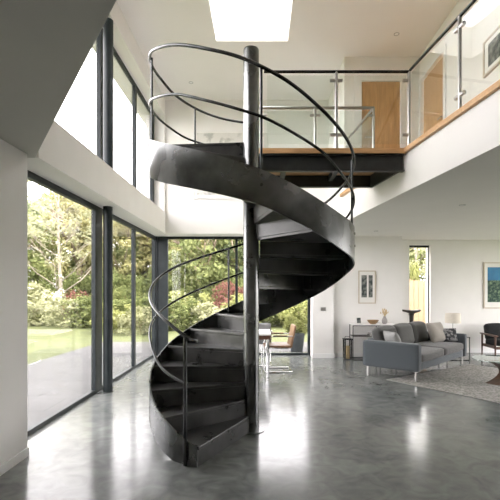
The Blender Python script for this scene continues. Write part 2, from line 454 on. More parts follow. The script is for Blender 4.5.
# tables over turned angle t = 242 - a
def T(l): return sorted((242-a, h) for a, h in l)
S_TOP = T([(242,.185),(180,.69),(98,1.36),(40,1.83),(11,2.03),(-14,2.12),(-39,2.185),(-54,2.265),(-67,2.36),(-84,2.485),(-93,2.545),(-121,2.72),(-138,2.83),(-167,3.02),(-195,3.10),(-225,3.12),(-250,3.13),(-275,3.13)])
S_BOT = T([(242,.0),(230,.0),(200,.19),(180,.345),(98,.99),(40,1.46),(11,1.675),(-14,1.775),(-39,1.87),(-54,1.965),(-67,2.06),(-84,2.19),(-93,2.24),(-121,2.38),(-138,2.47),(-167,2.65),(-195,2.76),(-225,2.80),(-250,2.81),(-275,2.81)])
RAIL = T([(242,1.07),(222,1.24),(193,1.455),(153,1.755),(117,1.985),(98,2.1),(60,2.38),(32,2.57),(14,2.69),(-14,2.81),(-39,2.95),(-56,3.08),(-73.6,3.245),(-85,3.34),(-95,3.42),(-110,3.52),(-127,3.64),(-139,3.71),(-165,3.85),(-192,3.88),(-207,3.83),(-226,3.775),(-245,3.73),(-265,3.70)])
MID = T([(242,.67),(219,.80),(193,1.075),(157,1.325),(134,1.48),(98,1.724),(60,1.97),(30,2.17),(8,2.317),(-10,2.40),(-37,2.547),(-51,2.675),(-69,2.806),(-84.5,2.925),(-96,2.994),(-112,3.1),(-127,3.206),(-145,3.29),(-167,3.39),(-185,3.41),(-203,3.40),(-222,3.36),(-265,3.34)])
def sweep(f0, f1, t0, t1, r0, r1, step=2.5):
    bm = B(); n = int((t1-t0)/step); rings = []
    for i in range(n+1):
        t = t0+(t1-t0)*i/n; a = 242-t
        lo, hi = f0(t), f1(t)
        rings.append([bm.verts.new(P(a, r0, lo)), bm.verts.new(P(a, r1, lo)), bm.verts.new(P(a, r1, hi)), bm.verts.new(P(a, r0, hi))])
    for i in range(n):
        for k in range(4):
            l = (k+1) % 4
            bm.faces.new((rings[i][k], rings[i][l], rings[i+1][l], rings[i+1][k]))
    bm.faces.new(rings[0]); bm.faces.new(rings[-1])
    return bm
T_END = 242+268
o = obj('outer_stringer', sweep(lambda t: interp(S_BOT,t), lambda t: interp(S_TOP,t), -3, T_END, RO-.014, RO), M['steel'], stair)
smooth_angle(o, 35)
bm = B(); tube(bm, [(-.012,0,0),(-.012,0,4.06)], .083, 32)
pole = obj('center_pole', bm, M['steel'], stair); smooth_angle(pole)
bm = B(); lathe(bm, [(.083,4.06),(.080,4.072),(.07,4.078)], 32, (-.012,0)); smooth_angle(obj('cap', bm, M['steel'], pole))
bm = B(); lathe(bm, [(.0835,0),(.14,0),(.14,.008),(.0835,.008)], 32, (-.012,0), cap=False); smooth_angle(obj('base_plate', bm, M['steel'], pole))
# treads with their risers
def sector(bm, a0, a1, r0, r1, z0, z1, n=8):
    pts = [P(a0+(a1-a0)*i/n, r1, 0) for i in range(n+1)] + [P(a1+(a0-a1)*i/3, r0, 0) for i in range(4)]
    return prism(bm, [(p.x,p.y) for p in pts], z0, z1)
tread_a = []
for k in range(1, 13): tread_a.append((244.5 if k == 1 else 242-21*(k-1), .171*k))
h = .171*12
k = 12
while True:
    h += .171; k += 1
    if h > 2.98: break
    t = 231
    while interp(S_TOP, t)-.03 < h and t < 520: t += .5
    tread_a.append((242-t, h))
tread_a.append((-186, 3.085))
for i, (a, hh) in enumerate(tread_a):
    a1 = tread_a[i+1][0] if i+1 < len(tread_a) else -270
    n = 8 if i+1 < len(tread_a) else 16
    name = 'tread' if i+1 < len(tread_a) else 'top_landing'
    tr = obj(name, sector(B(), a+1.2, a1-.6, .083, RO-.015, hh-.03, hh, n), M['steel_tread'], stair, bevel=.005)
    prev = tread_a[i-1][1] if i else 0
    d0, d1 = P(a, .083, 0), P(a, RO-.016, 0)
    s = (d1-d0).normalized(); q = Vector((-s.y, s.x, 0))*.006
    bm = B(); prism(bm, [(d0-q).to_2d(), (d1-q).to_2d(), (d1+q).to_2d(), (d0+q).to_2d()], prev+.0005, hh-.031)
    obj('riser', bm, M['steel_tread'], tr)
# rails
def rail(name, tab, r, t0, t1, seg):
    bm = B(); n = 170
    tube(bm, [P(242-t, RO-.007, interp(tab,t)) for t in [t0+(t1-t0)*i/n for i in range(n+1)]], r, seg)
    return smooth_angle(obj(name, bm, M['steel_rail'], stair), 60)
rail('handrail', RAIL, .015, -3, 242+266, 12)
rail('mid_rail', MID, .0125, 3, 242+266, 10)
for a, bottom in ((239,0),(108,None),(47,None),(-14,None),(-85,None),(-167,None),(-226,None)):
    t = 242-a
    z0 = .0 if bottom == 0 else interp(S_BOT,t)+.12
    c = P(a, RO+.014 if a == 239 else RO-.028, 0)
    bm = B(); tube(bm, [(c.x,c.y,z0),(c.x,c.y,interp(RAIL,t))], .0115 if a != 239 else .016, 10)
    b = smooth_angle(obj('baluster', bm, M['steel_rail'], stair), 60)
    if a != 239:
        for z in (z0+.05, interp(S_TOP,t)-.05):
            obj('bolt', tube(B(), [P(a, RO-.045, z), P(a, RO+.006, z)], .012, 8), M['steel_rail'], b)

# ------------------------------------------------------------------ landing bridge
YF, YR = 5.2, 6.30
bridge = empty('landing_bridge', (.8, 5.75, 0), 0, 'timber decked landing bridge carried on black steel channels', 'landing')
def bobj(name, bm, mat, par=bridge, **k):
    o = obj(name, bm, mat, par, **k)
    if par is bridge: o.data.transform(Matrix.Translation((-.8,-5.75,0)))
    return o
bobj('timber_deck', prism(B(), [(-.06,YF),(vx(YF)-.02,YF),(vx(YR)-.02,YR),(-.06,YR)], 3.157, ZF), M['oak'])
def channel(bm, y, s, x0, x1, z0, z1):
    box(bm, x0, x1, y, y+s*.012, z0, z1)
    box(bm, x0, x1, min(y, y-s*.06), max(y, y-s*.06), z1-.014, z1); box(bm, x0, x1, min(y, y-s*.06), max(y, y-s*.06), z0, z0+.014)
bm = B(); channel(bm, YF+.075, 1, -.06, vx(YF)-.03, 2.945, 3.155); bobj('front_channel', bm, M['beam'])
bm = B(); channel(bm, YR-.075, -1, -.06, vx(YR)-.02, 2.99, 3.155); bobj('rear_channel', bm, M['beam'])
bm = B(); prism(bm, [(vx(YF)-.06,YF+.1),(vx(YF)-.035,YF+.1),(vx(YR)-.035,YR-.1),(vx(YR)-.06,YR-.1)], 2.97, 3.155); bobj('end_channel', bm, M['beam'])
bm = B(); box(bm, .30,.36, YF+.09, YR-.09, 3.07, 3.155); bobj('cross_joist', bm, M['beam'])
bm = B(); box(bm, 1.0,1.06, YF+.09, YR-.09, 3.07, 3.155); bobj('cross_joist', bm, M['beam'])

ZR = 4.155
def balustrade(name, label, pts, posts, railmat, group='glass balustrades round the upper floor', r=.022, inset=.0, close=True):
    """pts: polyline; posts: list of (index_segment, t)"""
    root = empty(name, (pts[0][0], pts[0][1], ZF), 0, label, 'balustrade', group)
    o0 = Vector((pts[0][0], pts[0][1], ZF))
    V = [Vector((p[0],p[1],ZF)) for p in pts]
    def loc(bm, nm_, mat, par=root, **k):
        o = obj(nm_, bm, mat, par, **k); o.data.transform(Matrix.Translation(-o0)); return o
    bm = B(); tube(bm, [(p.x,p.y,ZR) for p in V], r, 10); smooth_angle(loc(bm, 'top_rail', railmat), 50)
    for i in range(len(V)-1):
        a, b = V[i], V[i+1]; d = (b-a).normalized(); q = Vector((-d.y,d.x,0))
        L = (b-a).length
        st = sorted([t for s,t in posts if s == i])
        marks = sorted(set([0]+st+[1]))
        for t in st:
            c = a+(b-a)*t
            bm = B(); tube(bm, [c, c+Vector((0,0,ZR-ZF))], .019, 10); p = smooth_angle(loc(bm,'post',M['inox']),50)
            for zz in (.17, .83):
                for s in (-1,1):
                    if (t <= .01 and s < 0) or (t >= .99 and s > 0): continue
                    bm = B(); u = c+Vector((0,0,zz)); e = u+d*s*.075
                    tube(bm, [u+d*s*.012, e], .021, 10)
                    loc(bm, 'glass_clamp', M['inox'], p)
        for t0, t1 in zip(marks[:-1], marks[1:]):
            p0, p1 = a+(b-a)*t0 + d*.04, a+(b-a)*t1 - d*.04
            h_ = q*.005
            bm = B(); prism(bm, [(p0-h_).to_2d(), (p1-h_).to_2d(), (p1+h_).to_2d(), (p0+h_).to_2d()], ZF+.06, ZR-.05)
            loc(bm, 'glass_panel', M['balglass'])
    return root
x0f = .06; x1f = 1.825
balustrade('glass_balustrade', 'glass balustrade with dark top rail along the front of the landing bridge', [(x0f,YF+.03),(x1f,YF+.03)], [(0,(.94-x0f)/(x1f-x0f)),(0,1)], M['steel_rail'], r=.018)
balustrade('glass_balustrade', 'glass balustrade with steel rail at the back of the landing bridge', [(.0,YR-.03),(1.67,YR-.03),(1.56,7.62)], [(0,.02),(0,.49),(0,1),(1,.97)], M['inox'])
ya = YF-.012
t1 = (ya-4.17)/(ya-.2)
balustrade('glass_balustrade', 'glass balustrade with dark top rail along the white gallery edge', [(1.825,ya),(vx(.2)+.03,.2)], [(0,t1),(0,.62),(0,.97)], M['steel_rail'], r=.017)

# ------------------------------------------------------------------ pictures
def picture(name, label, c, w, h_, axis, art, frame, depth=.03, fw=.02, mount=.07, group=None):
    """axis 'y': hangs on a wall facing -y at y=c[1]; 'x': faces -x at x=c[0]"""
    rz = 0 if axis == 'y' else -math.pi/2
    root = empty(name, c, rz, label, 'picture', group)
    bm = B()
    box(bm, -w/2, w/2, -depth, 0, -h_/2, -h_/2+fw); box(bm, -w/2, w/2, -depth, 0, h_/2-fw, h_/2)
    box(bm, -w/2, -w/2+fw, -depth, 0, -h_/2+fw, h_/2-fw); box(bm, w/2-fw, w/2, -depth, 0, -h_/2+fw, h_/2-fw)
    obj('frame', bm, frame, root)
    obj('mount', box(B(), -w/2+fw, w/2-fw, -depth*.6, -.002, -h_/2+fw, h_/2-fw), M['paper'], root)
    for nm_, x0, x1, z0, z1, mt in art:
        obj(nm_, box(B(), x0, x1, -depth*.6-.002, -depth*.6-.0005, z0, z1), mt, root)
    return root
picture('framed_print', 'pale framed print of two dark upright panels on the wall above the console table', (2.415, 9.63, 1.565), .385, .735, 'y',
        [('print_panel', -.125,-.005,-.23,.265,M['art_dark']), ('print_panel', .035,.125,-.23,.265,M['art_dark'])], M['palewood'])
picture('framed_painting', 'framed landscape painting with blue sky and dark foliage above the black armchair', (5.80, 10.3, 1.61), .86, 1.10, 'y',
        [('painted_sky', -.335,.335,.12,.435,M['art_sky']), ('painted_foliage', -.335,.335,-.40,.12,M['art_hill'])], M['palewood'], fw=.022)
picture('framed_print', 'wide pale speckled print high on the upper back wall', (-.575, 9.4, 4.235), 1.73, 1.49, 'y',
        [('print_image', -.78,.78,-.66,.69,M['art_pale'])], M['white'], fw=.02)
picture('framed_print', 'dark framed print on the upstairs gallery wall behind the glass', (2.86, 5.08, 4.40), .72, .44, 'x',
        [('print_image', -.25,.25,-.14,.14,M['art_dark'])], M['palewood'], fw=.025)

# light switch on the pier
sw = empty('light_switch', (1.415,9.48,1.08), 0, 'small grey metal light switch plate on the white pier', 'light switch')
obj('plate', box(B(), -.055,.055,-.008,0,-.038,.038), M['inox'], sw)
obj('rocker', box(B(), -.028,-.006,-.013,-.008,-.018,.018), M['ceramic'], sw)
obj('rocker', box(B(), .006,.028,-.013,-.008,-.018,.018), M['ceramic'], sw)

# recessed downlights
def downlight(x, y, z, label, grp):
    d = empty('downlight', (x,y,z), 0, label, 'ceiling light', grp)
    bm = B(); lathe(bm, [(.032,-.004),(.045,-.006),(.045,0),(.032,0)], 20, cap=False); obj('rim', bm, M['inox'], d)
    bm = B(); lathe(bm, [(.0315,-.003),(.0315,0)], 20); obj('lens', bm, M['white'], d)
downlight(-1.36, 8.6, ZC, 'small round downlight in the high ceiling towards the tall upper windows', 'recessed downlights')
downlight(2.23, 6.97, ZC, 'small round downlight in the high ceiling before the gallery door', 'recessed downlights')
downlight(2.38, 8.75, 2.7, 'small round downlight in the living room ceiling before the two panel print', 'recessed downlights')
downlight(2.87, 6.07, 2.7, 'small round downlight in the living room ceiling above the rug edge', 'recessed downlights')

# ------------------------------------------------------------------ living room
ru, rv = Vector((math.cos(R(-55)), math.sin(R(-55)))), Vector((math.cos(R(35)), math.sin(R(35))))
rp = Vector((2.12, 7.17)); rc = rp + ru*1.6 + rv*1.3
rug = empty('area_rug', (rc.x, rc.y, 0), R(35), 'large mottled grey woven rug under the grey sofa', 'rug')
bm = B(); box(bm, -1.3, 1.3, -1.6, 1.6, 0.0005, .008); obj('pile', bm, M['rug'], rug)
bm = B()
for x in (-1.3, 1.29): box(bm, x, x+.01, -1.6, 1.6, .0005, .0095)
for y in (-1.6, 1.59): box(bm, -1.29, 1.29, y, y+.01, .0005, .0095)
obj('bound_edge', bm, M['linen_grey'], rug)

# sofa: local x along its length (near arm at 0), local y from the seat front to the back
SL, SD = 2.38, 1.0
sofa = empty('sofa', (2.55, 6.88, .009), R(47), 'long grey fabric sofa on slim steel legs', 'sofa')
def at(x, y, z, rx=0, rz=0): return Matrix.Translation((x,y,z)) @ Matrix.Rotation(rz,4,'Z') @ Matrix.Rotation(rx,4,'X')
obj('base_frame', soft_box(SL-.24, SD-.06, .13, .02, 0, at(SL/2, SD/2, .17)), M['wool'], sofa, smooth=True)
for x in (.07, SL-.07):
    obj('armrest', soft_box(.14, SD, .45, .025, .004, at(x, SD/2, .165)), M['wool'], sofa, smooth=True)
obj('back_frame', soft_box(SL-.28, .15, .47, .03, .004, at(SL/2, SD-.08, .165)), M['wool'], sofa, smooth=True)
cw = (SL-.30)/2
for i in range(2):
    obj('seat_cushion', soft_box(cw-.006, .72, .15, .045, .018, at(.15+cw*(i+.5), .365, .295)), M['wool_seat'], sofa, smooth=True)
cw = (SL-.30)/3
for i in range(3):
    obj('back_cushion', soft_box(cw-.008, .19, .40, .075, .03, at(.15+cw*(i+.5), .77, .43, R(-13))), M['wool_seat'], sofa, smooth=True)
for x, y in ((.06,.07),(SL-.06,.07),(.06,SD-.07),(SL-.06,SD-.07)):
    bm = B(); zb = -.009 if y > .5 else 0
    box(bm, x-.018, x+.018, y-.006, y+.006, zb, .17)
    box(bm, x-.018, x+.018, y-.04, y+.04, .158, .17)
    obj('leg', bm, M['inox'], sofa)
def sofa_pillow(label, x, y, z, w, h_, t, rx, rz, mat):
    m = sofa.matrix_basis @ at(x, y, z, rx, rz)
    root_loc = m @ Vector((0,0,0))
    o = obj('throw_pillow', pillow_bm(w, h_, t, Matrix.Identity(4)), mat, None, smooth=True)
    o.matrix_world = Matrix.Translation(root_loc) @ Matrix.Rotation(R(47)+rz,4,'Z') @ Matrix.Rotation(rx,4,'X')
    tag(o, label, 'pillow', 'throw pillows on the sofa')
    bm = B()
    k=.91
    tube(bm, [(-w/2*k,0,h_*.045),(-w/2*k*1.0,0,h_*.955)], .004, 6)
    obj('piped_seam', bm, mat, o)
sofa.location = sofa.location
sofa.matrix_basis = Matrix.Translation((2.55,6.88,.009)) @ Matrix.Rotation(R(47),4,'Z')
sofa_pillow('small pale grey throw pillow leaning at the near arm of the sofa', .30, .50, .455, .40, .36, .14, R(-26), R(58), M['linen_grey'])
sofa_pillow('large plain beige throw pillow leaning on the sofa back', 1.93, .36, .455, .48, .42, .16, R(-24), R(-14), M['linen'])
sofa_pillow('black and white patterned throw pillow by the far sofa arm', 2.11, .24, .455, .33, .29, .11, R(-24), R(-50), M['pattern'])

# side table and lamp beyond the sofa
st = empty('side_table', (4.24, 9.36, 0), 0, 'slim dark metal side table under the cream lamp', 'table')
obj('tabletop', box(B(), -.25,.25,-.22,.22,.485,.5), M['darkwood'], st)
for x in (-.24,.24):
    for y in (-.21,.21):
        obj('leg', box(B(), x-.008,x+.008,y-.008,y+.008,0,.485), M['steel_rail'], st)
for y in (-.21,.21): obj('floor_rail', box(B(), -.232,.232,y-.008,y+.008,.0,.016), M['steel_rail'], st)
lp = empty('table_lamp', (4.21, 9.34, .5), 0, 'table lamp with cream drum shade and metal stem beyond the sofa', 'lamp')
bm = B(); lathe(bm, [(.08,0),(.08,.012),(.012,.02),(.009,.03),(.009,.33)], 20); smooth_angle(obj('stem', bm, M['inox'], lp))
bm = B(); lathe(bm, [(.163,.285),(.155,.495),(.15,.495),(.158,.285)], 32, cap=False)
lathe(bm, [(.005,.47),(.152,.475),(.152,.472),(.005,.467)], 32, cap=False)
smooth_angle(obj('lamp_shade', bm, M['shade'], lp))

# sculptural pedestal at the window
pd = empty('pedestal_table', (3.535, 9.97, 0), 0, 'dark carved pedestal with a flared saddle top by the narrow window', 'pedestal')
bm = B(); lathe(bm, [(.15,0),(.15,.03),(.09,.07),(.05,.2),(.044,.5),(.046,.8),(.052,.90),(.07,.955)], 24); smooth_angle(obj('stem', bm, M['darkwood'], pd))
bm = B(); n = 24; ring = []
for z, rx, ry in ((.95,.06,.06),(.975,.17,.11),(.985,.205,.13),(1.015,.215,.135),(1.03,.205,.13),(1.012,.12,.08)):
    ring.append([bm.verts.new((rx*math.cos(2*math.pi*k/n), ry*math.sin(2*math.pi*k/n), z+.02*abs(math.cos(2*math.pi*k/n))**2)) for k in range(n)])
for i in range(len(ring)-1):
    for k in range(n):
        l=(k+1)%n; bm.faces.new((ring[i][k],ring[i][l],ring[i+1][l],ring[i+1][k]))
bm.faces.new(ring[0][::-1]); bm.faces.new(ring[-1])
smooth_angle(obj('saddle_top', bm, M['darkwood'], pd), 60)

# console table and what stands on it
cn = empty('console_table', (2.475, 9.36, 0), 0, 'narrow console table with white top and thin black metal frame', 'console table')
obj('tabletop', box(B(), -.475,.475,-.17,.17,.742,.762), M['white'], cn)
bm = B()
bm.free()
for y in (-.162,.162):
    obj('rail', box(B(), -.472,.472,y-.008,y+.008,.724,.742), M['steel_rail'], cn)
    obj('rail', box(B(), -.456,.456,y-.008,y+.008,.0,.016), M['steel_rail'], cn)
for x in (-.464,.12,.464):
    for y in (-.162,.162):
        obj('leg', box(B(), x-.008,x+.008,y-.008,y+.008,0,.724), M['steel_rail'], cn)
obj('shelf', box(B(), -.456,.112,-.15,.15,.5,.514), M['darkwood'], cn)
pf = empty('photo_frame', (2.17, 9.33, .762), R(8), 'small dark and white photo frame standing on the console table', 'photo frame')
Mx = Matrix.Rotation(R(-12),4,'X')
bm = B(); box(bm, -.07,.07,-.006,.006,.0,.155, Mx); obj('frame', bm, M['paper'], pf)
bm = B(); box(bm, -.045,.045,-.009,-.0065,.02,.135, Mx); obj('photo', bm, M['art_dark'], pf)
bm = B(); box(bm, -.02,.02,.03,.036,.0,.1, Matrix.Translation((0,.02,0))@Matrix.Rotation(R(22),4,'X')); obj('strut', bm, M['darkwood'], pf)
bw = obj('bowl', lathe(B(), [(.05,0),(.06,.004),(.10,.04),(.13,.085),(.125,.085),(.095,.045),(.05,.012),(.01,.01)], 28, cap=True), M['bowlwood'])
bw.location = (2.48, 9.36, .762); smooth_angle(bw); tag(bw, 'shallow turned wooden bowl in the middle of the console table', 'bowl')
vs = empty('vase', (2.735, 9.36, .762), 0, 'round grey vase on the far end of the console table', 'vase')
bm = B(); lathe(bm, [(.035,0),(.055,.03),(.062,.07),(.05,.115),(.026,.15),(.03,.165),(.026,.165),(.02,.15),(.04,.1)], 24, cap=True); smooth_angle(obj('body', bm, M['ceramic'], vs), 60)
ds = obj('dried_bouquet', B(), M['dry'])
bm = B()
for i in range(22):
    a = rnd.uniform(0, 6.28); s = rnd.uniform(.02,.10); hh = rnd.uniform(.24,.33)
    tip = Vector((s*math.cos(a), s*math.sin(a), hh)); mid = Vector((s*.25*math.cos(a), s*.25*math.sin(a), .18))
    tube(bm, [(0,0,.06), mid, tip], .0025, 5)
    tube(bm, [tip-Vector((0,0,.03)), tip+Vector((0,0,.015))], .011, 6, r_end=.003)
bmesh.ops.recalc_face_normals(bm, faces=bm.faces); bm.to_mesh(ds.data); bm.free()
ds.location = (2.735, 9.36, .762); tag(ds, 'dried straw coloured flowers standing in the round grey vase', 'flowers')
for i, (w_, m_, l_) in enumerate((( .24,'darkwood','dark book lying lowest on the console shelf'),(.21,'linen','pale book lying on the dark one on the console shelf'))):
    bk = empty('book', (2.50, 9.36, .5145+.03*i), R(3*i), l_, 'book', 'books on the console shelf')
    obj('cover', box(B(), -w_/2, w_/2, -.09,.09, 0,.029), M[m_], bk)
    obj('pages', box(B(), -w_/2+.006, w_/2+.001, -.0905,.0905, .004,.025), M['paper'], bk)
ln = empty('lantern', (1.91, 9.28, 0), R(4), 'black framed floor lantern beside the console table', 'lantern')
bm = B()
for x in (-.07,.07):
    for y in (-.07,.07): box(bm, x-.012,x+.012,y-.012,y+.012,.02,.43)
obj('frame', bm, M['beam'], ln)
obj('base', box(B(), -.085,.085,-.085,.085,0,.02), M['beam'], ln)
bm = B(); box(bm, -.09,.09,-.09,.09,.43,.455); obj('lid', bm, M['beam'], ln)
bm = B(); tube(bm, [(-.06,0,.455),(-.05,0,.50),(.05,0,.50),(.06,0,.455)], .006, 8); obj('handle', bm, M['beam'], ln)
bm = B()
for y in (-.07,.07): box(bm, -.058,.058,y-.002,y+.002,.02,.43)
for x in (-.07,.07): box(bm, x-.002,x+.002,-.058,.058,.02,.43)
obj('glass_side', bm, M['glass'], ln)
cd = obj('candle', lathe(B(), [(.042,.0),(.045,.004),(.045,.27),(.035,.275),(.01,.268)], 24), M['candle'])
cd.location = (1.91, 9.28, .0205); smooth_angle(cd); tag(cd, 'thick honey coloured candle inside the black lantern', 'candle')

# coffee table
ct = empty('coffee_table', (3.93, 6.93, .009), 0, 'round glass topped coffee table with crossed walnut base', 'coffee table')
bm = B(); lathe(bm, [(.40,.362),(.455,.364),(.46,.372),(.455,.382),(.40,.384)], 48); smooth_angle(obj('glass_top', bm, M['tableglass'], ct), 30)
for s in (0, 1):
    bm = B()
    # one looped walnut blade: a wide C curve standing on the rug
    prof = []
    for k in range(17):
        u = -1+2*k/16
        prof.append((.25*u*u-.05*0+.06-.06*1, .18+.18*u))
    ang = R(28) + s*math.pi
    for k in range(16):
        (r0_, z0_), (r1_, z1_) = prof[k], prof[k+1]
        w0 = .05+.07*((z0_-.18)/.18)**2; w1 = .05+.07*((z1_-.18)/.18)**2
        Mr = Matrix.Rotation(ang,4,'Z')
        qs = []
        for (r_, z_, w__) in ((r0_,z0_,w0),(r1_,z1_,w1)):
            for dr in (0.0, .045):
                for sy in (-1,1):
                    qs.append(bm.verts.new(Mr @ Vector((r_-.02+dr, sy*w__, z_))))
        for f in ((0,1,5,4),(2,6,7,3),(0,4,6,2),(1,3,7,5)): bm.faces.new([qs[i] for i in f])
        if k == 0: bm.faces.new([qs[i] for i in (0,2,3,1)])
        if k == 15: bm.faces.new([qs[i] for i in (4,5,7,6)])
    bmesh.ops.remove_doubles(bm, verts=bm.verts, dist=.0005)
    smooth_angle(obj('base_blade', bm, M['walnut'], ct), 50)

# armchair
ac = empty('armchair', (5.46, 9.55, 0), R(-4), 'black cushioned armchair with dark wooden frame', 'armchair')
for x in (-.36,.36):
    for y, h_ in ((-.34,.50),(.30,.50)):
        bm = B(); tube(bm, [(x,y,0),(x,y*.98,h_)], .016, 8, r_end=.024); smooth_angle(obj('leg', bm, M['walnut'], ac))
    obj('armrest', soft_box(.07,.78,.035,.015,.0,at(x,-.02,.49)), M['walnut'], ac, smooth=True)
bm = B(); box(bm,-.34,.34,-.36,-.33,.22,.28); box(bm,-.34,.34,.30,.33,.22,.28); box(bm,-.345,-.315,-.33,.30,.22,.28); box(bm,.315,.345,-.33,.30,.22,.28)
obj('seat_frame', bm, M['walnut'], ac)
obj('seat_cushion', soft_box(.61,.66,.13,.045,.02,at(0,-.04,.275,R(-3))), M['black_fabric'], ac, smooth=True)
obj('back_cushion', soft_box(.61,.16,.36,.06,.025,at(0,.24,.37,R(-16))), M['black_fabric'], ac, smooth=True)

# ------------------------------------------------------------------ dining corner behind the staircase
dt = empty('dining_table', (-.55, 7.65, 0), 0, 'white topped dining table with wooden edge behind the staircase', 'table')
obj('tabletop', box(B(), -.75,.75,-.42,.42,.735,.765), M['white'], dt)
obj('apron', box(B(), -.745,.745,-.415,.415,.665,.735), M['walnut'], dt)
for x in (-.70,.70):
    for y in (-.37,.37):
        bm = B(); tube(bm, [(x,y,0),(x,y,.665)], .022, 12); smooth_angle(obj('leg', bm, M['chrome'], dt))
def cantilever_chair(loc, rz, label, mat):
    """sits facing local -x"""
    c = empty('dining_chair', loc, rz, label, 'chair', 'cantilever dining chairs')
    bm = B()
    for y in (-.24,.24):
        tube(bm, [(.26,y,.012),(-.20,y,.012),(-.245,y,.02),(-.26,y,.06),(-.26,y,.40),(-.245,y,.44),(-.20,y,.45),(.20,y,.44)], .0115, 8)
    tube(bm, [(.26,-.24,.012),(.26,.24,.012)], .0115, 8)
    smooth_angle(obj('tube_frame', bm, M['chrome'], c), 60)
    obj('seat', soft_box(.48,.46,.05,.02,.006,at(0,0,.445)), mat, c, smooth=True)
    Mb = at(.235,0,.44) @ Matrix.Rotation(R(12),4,'Y')
    obj('backrest', soft_box(.045,.46,.42,.02,.006,Mb), mat, c, smooth=True)
    for y in (-.25,.25):
        bm = B(); tube(bm, [(-.22,y,.45),(-.20,y,.62),(-.16,y,.655),(.27,y,.66)], .011, 8); a = smooth_angle(obj('armrest', bm, M['chrome'], c), 60)
        obj('arm_pad', soft_box(.26,.035,.02,.008,0,at(.04,y,.662)), mat, a, smooth=True)
cantilever_chair((.33, 8.02, 0), R(4), 'tan leather cantilever dining chair with tube frame beside the pole', M['leather'])
cantilever_chair((.0, 8.68, 0), R(90+180), 'grey cantilever dining chair at the far side of the table', M['grey_leather'])

# ------------------------------------------------------------------ garden
struct('path_patio', prism(B(), [(-5.2,-6),(-2.46,-6),(-2.46,9.96),(8,9.96),(8,12.6),(-4.6,12.6)], -.25, -.02), M['paving'])
struct('lawn', box(B(), -70, 60, -40, 90, -.4, -.06), M['lawn'])

def crown_mesh(name, seed, n_clump, leaves, rx, rz, leaf, mat, clump=.33, droop=0):
    r = random.Random(seed); bm = B()
    cs = []
    for i in range(n_clump):
        while True:
            p = Vector((r.uniform(-1,1), r.uniform(-1,1), r.uniform(-1,1)))
            if .35 < p.length < 1: break
        cs.append((Vector((p.x*rx, p.y*rx, p.z*rz)), r.uniform(.6,1.25)*clump))
    for c, s in cs:
        for k in range(leaves):
            d = Vector((r.gauss(0,1), r.gauss(0,1), r.gauss(0,.75)))
            d.normalize()
            q = c + d*s*(r.random()**.4)
            l = leaf*r.uniform(.6,1.3)
            n = (d + Vector((r.uniform(-.8,.8), r.uniform(-.8,.8), r.uniform(-.3,.9)))).normalized()
            a = n.cross(Vector((r.uniform(-1,1),r.uniform(-1,1),r.uniform(-1,1)))).normalized(); b = n.cross(a)
            v = [bm.verts.new(q + a*l), bm.verts.new(q + b*l*.5), bm.verts.new(q - a*l), bm.verts.new(q - b*l*.5)]
            bm.faces.new(v)
    me = bpy.data.meshes.new(name); bm.to_mesh(me); bm.free(); me.materials.append(mat)
    return me
def leader_mesh(name, seed, mat):
    """a slim single trunk with side branches, unit height"""
    r = random.Random(seed); bm = B()
    pts = [Vector((.012*math.sin(5*z), .012*math.cos(4*z), z)) for z in [i/10 for i in range(11)]]
    tube(bm, pts, .017, 8, r_end=.004)
    for i in range(17):
        z = .16+.8*i/17; a = i*2.4 + r.uniform(-.4,.4); L = (1.05-z)*.36*r.uniform(.7,1.15)
        st_ = Vector((0,0,z)); m = st_+Vector((math.cos(a)*L*.5, math.sin(a)*L*.5, L*.35)); e = st_+Vector((math.cos(a)*L, math.sin(a)*L, L*.9))
        tube(bm, [st_, m, e], .007*(1.15-z), 6, r_end=.0015)
        for j in range(4):
            b_ = a+r.uniform(-1,1); f = st_.lerp(e, r.uniform(.4,.95)); tube(bm, [f, f+Vector((math.cos(b_)*L*.35, math.sin(b_)*L*.35, L*r.uniform(.1,.4)))], .0028, 5, r_end=.001)
    me = bpy.data.meshes.new(name); bm.to_mesh(me); bm.free(); me.materials.append(mat)
    for p in me.polygons: p.use_smooth = True
    return me
def trunk_mesh(name, seed, h, r0, mat, forks=5, spread=1.0):
    r = random.Random(seed); bm = B()
    top = Vector((r.uniform(-.1,.1), r.uniform(-.1,.1), h*.5))
    tube(bm, [(0,0,0), top*.5+Vector((.04,.02,0)), top], r0, 8, r_end=r0*.7)
    for i in range(forks):
        a = 2*math.pi*i/forks + r.uniform(-.4,.4); s = spread*r.uniform(.5,1)
        e = Vector((math.cos(a)*s, math.sin(a)*s, h*r.uniform(.85,1.1)))
        m = top*.55+e*.45 + Vector((math.cos(a)*s*.15, math.sin(a)*s*.15, 0))
        st_ = top*r.uniform(.55,1)
        tube(bm, [st_, m, e], r0*.5, 6, r_end=r0*.12)
        for j in range(3):
            b_ = a + r.uniform(-.9,.9)
            f = m.lerp(e, r.uniform(0,.8)); g = f + Vector((math.cos(b_)*s*.5, math.sin(b_)*s*.5, r.uniform(.2,.8)*h*.25))
            tube(bm, [f, g], r0*.22, 5, r_end=r0*.05)
    me = bpy.data.meshes.new(name); bm.to_mesh(me); bm.free(); me.materials.append(mat)
    for p in me.polygons: p.use_smooth = True
    return me
CR = {
 'hedge':  crown_mesh('crown', 8, 34, 90, 1.0, 1.0, .085, M['hedge'], .38),
 'mid':    crown_mesh('crown', 2, 34, 90, 1.0, 1.0, .085, M['leaf_b'], .38),
 'bright': crown_mesh('crown', 1, 34, 90, 1.0, 1.0, .085, M['leaf_a'], .38),
 'red':    crown_mesh('crown', 6, 30, 80, 1.0, 1.0, .09, M['leaf_red'], .38),
 'silver': crown_mesh('crown', 9, 30, 80, 1.0, 1.0, .085, M['leaf_pale'], .36),
}
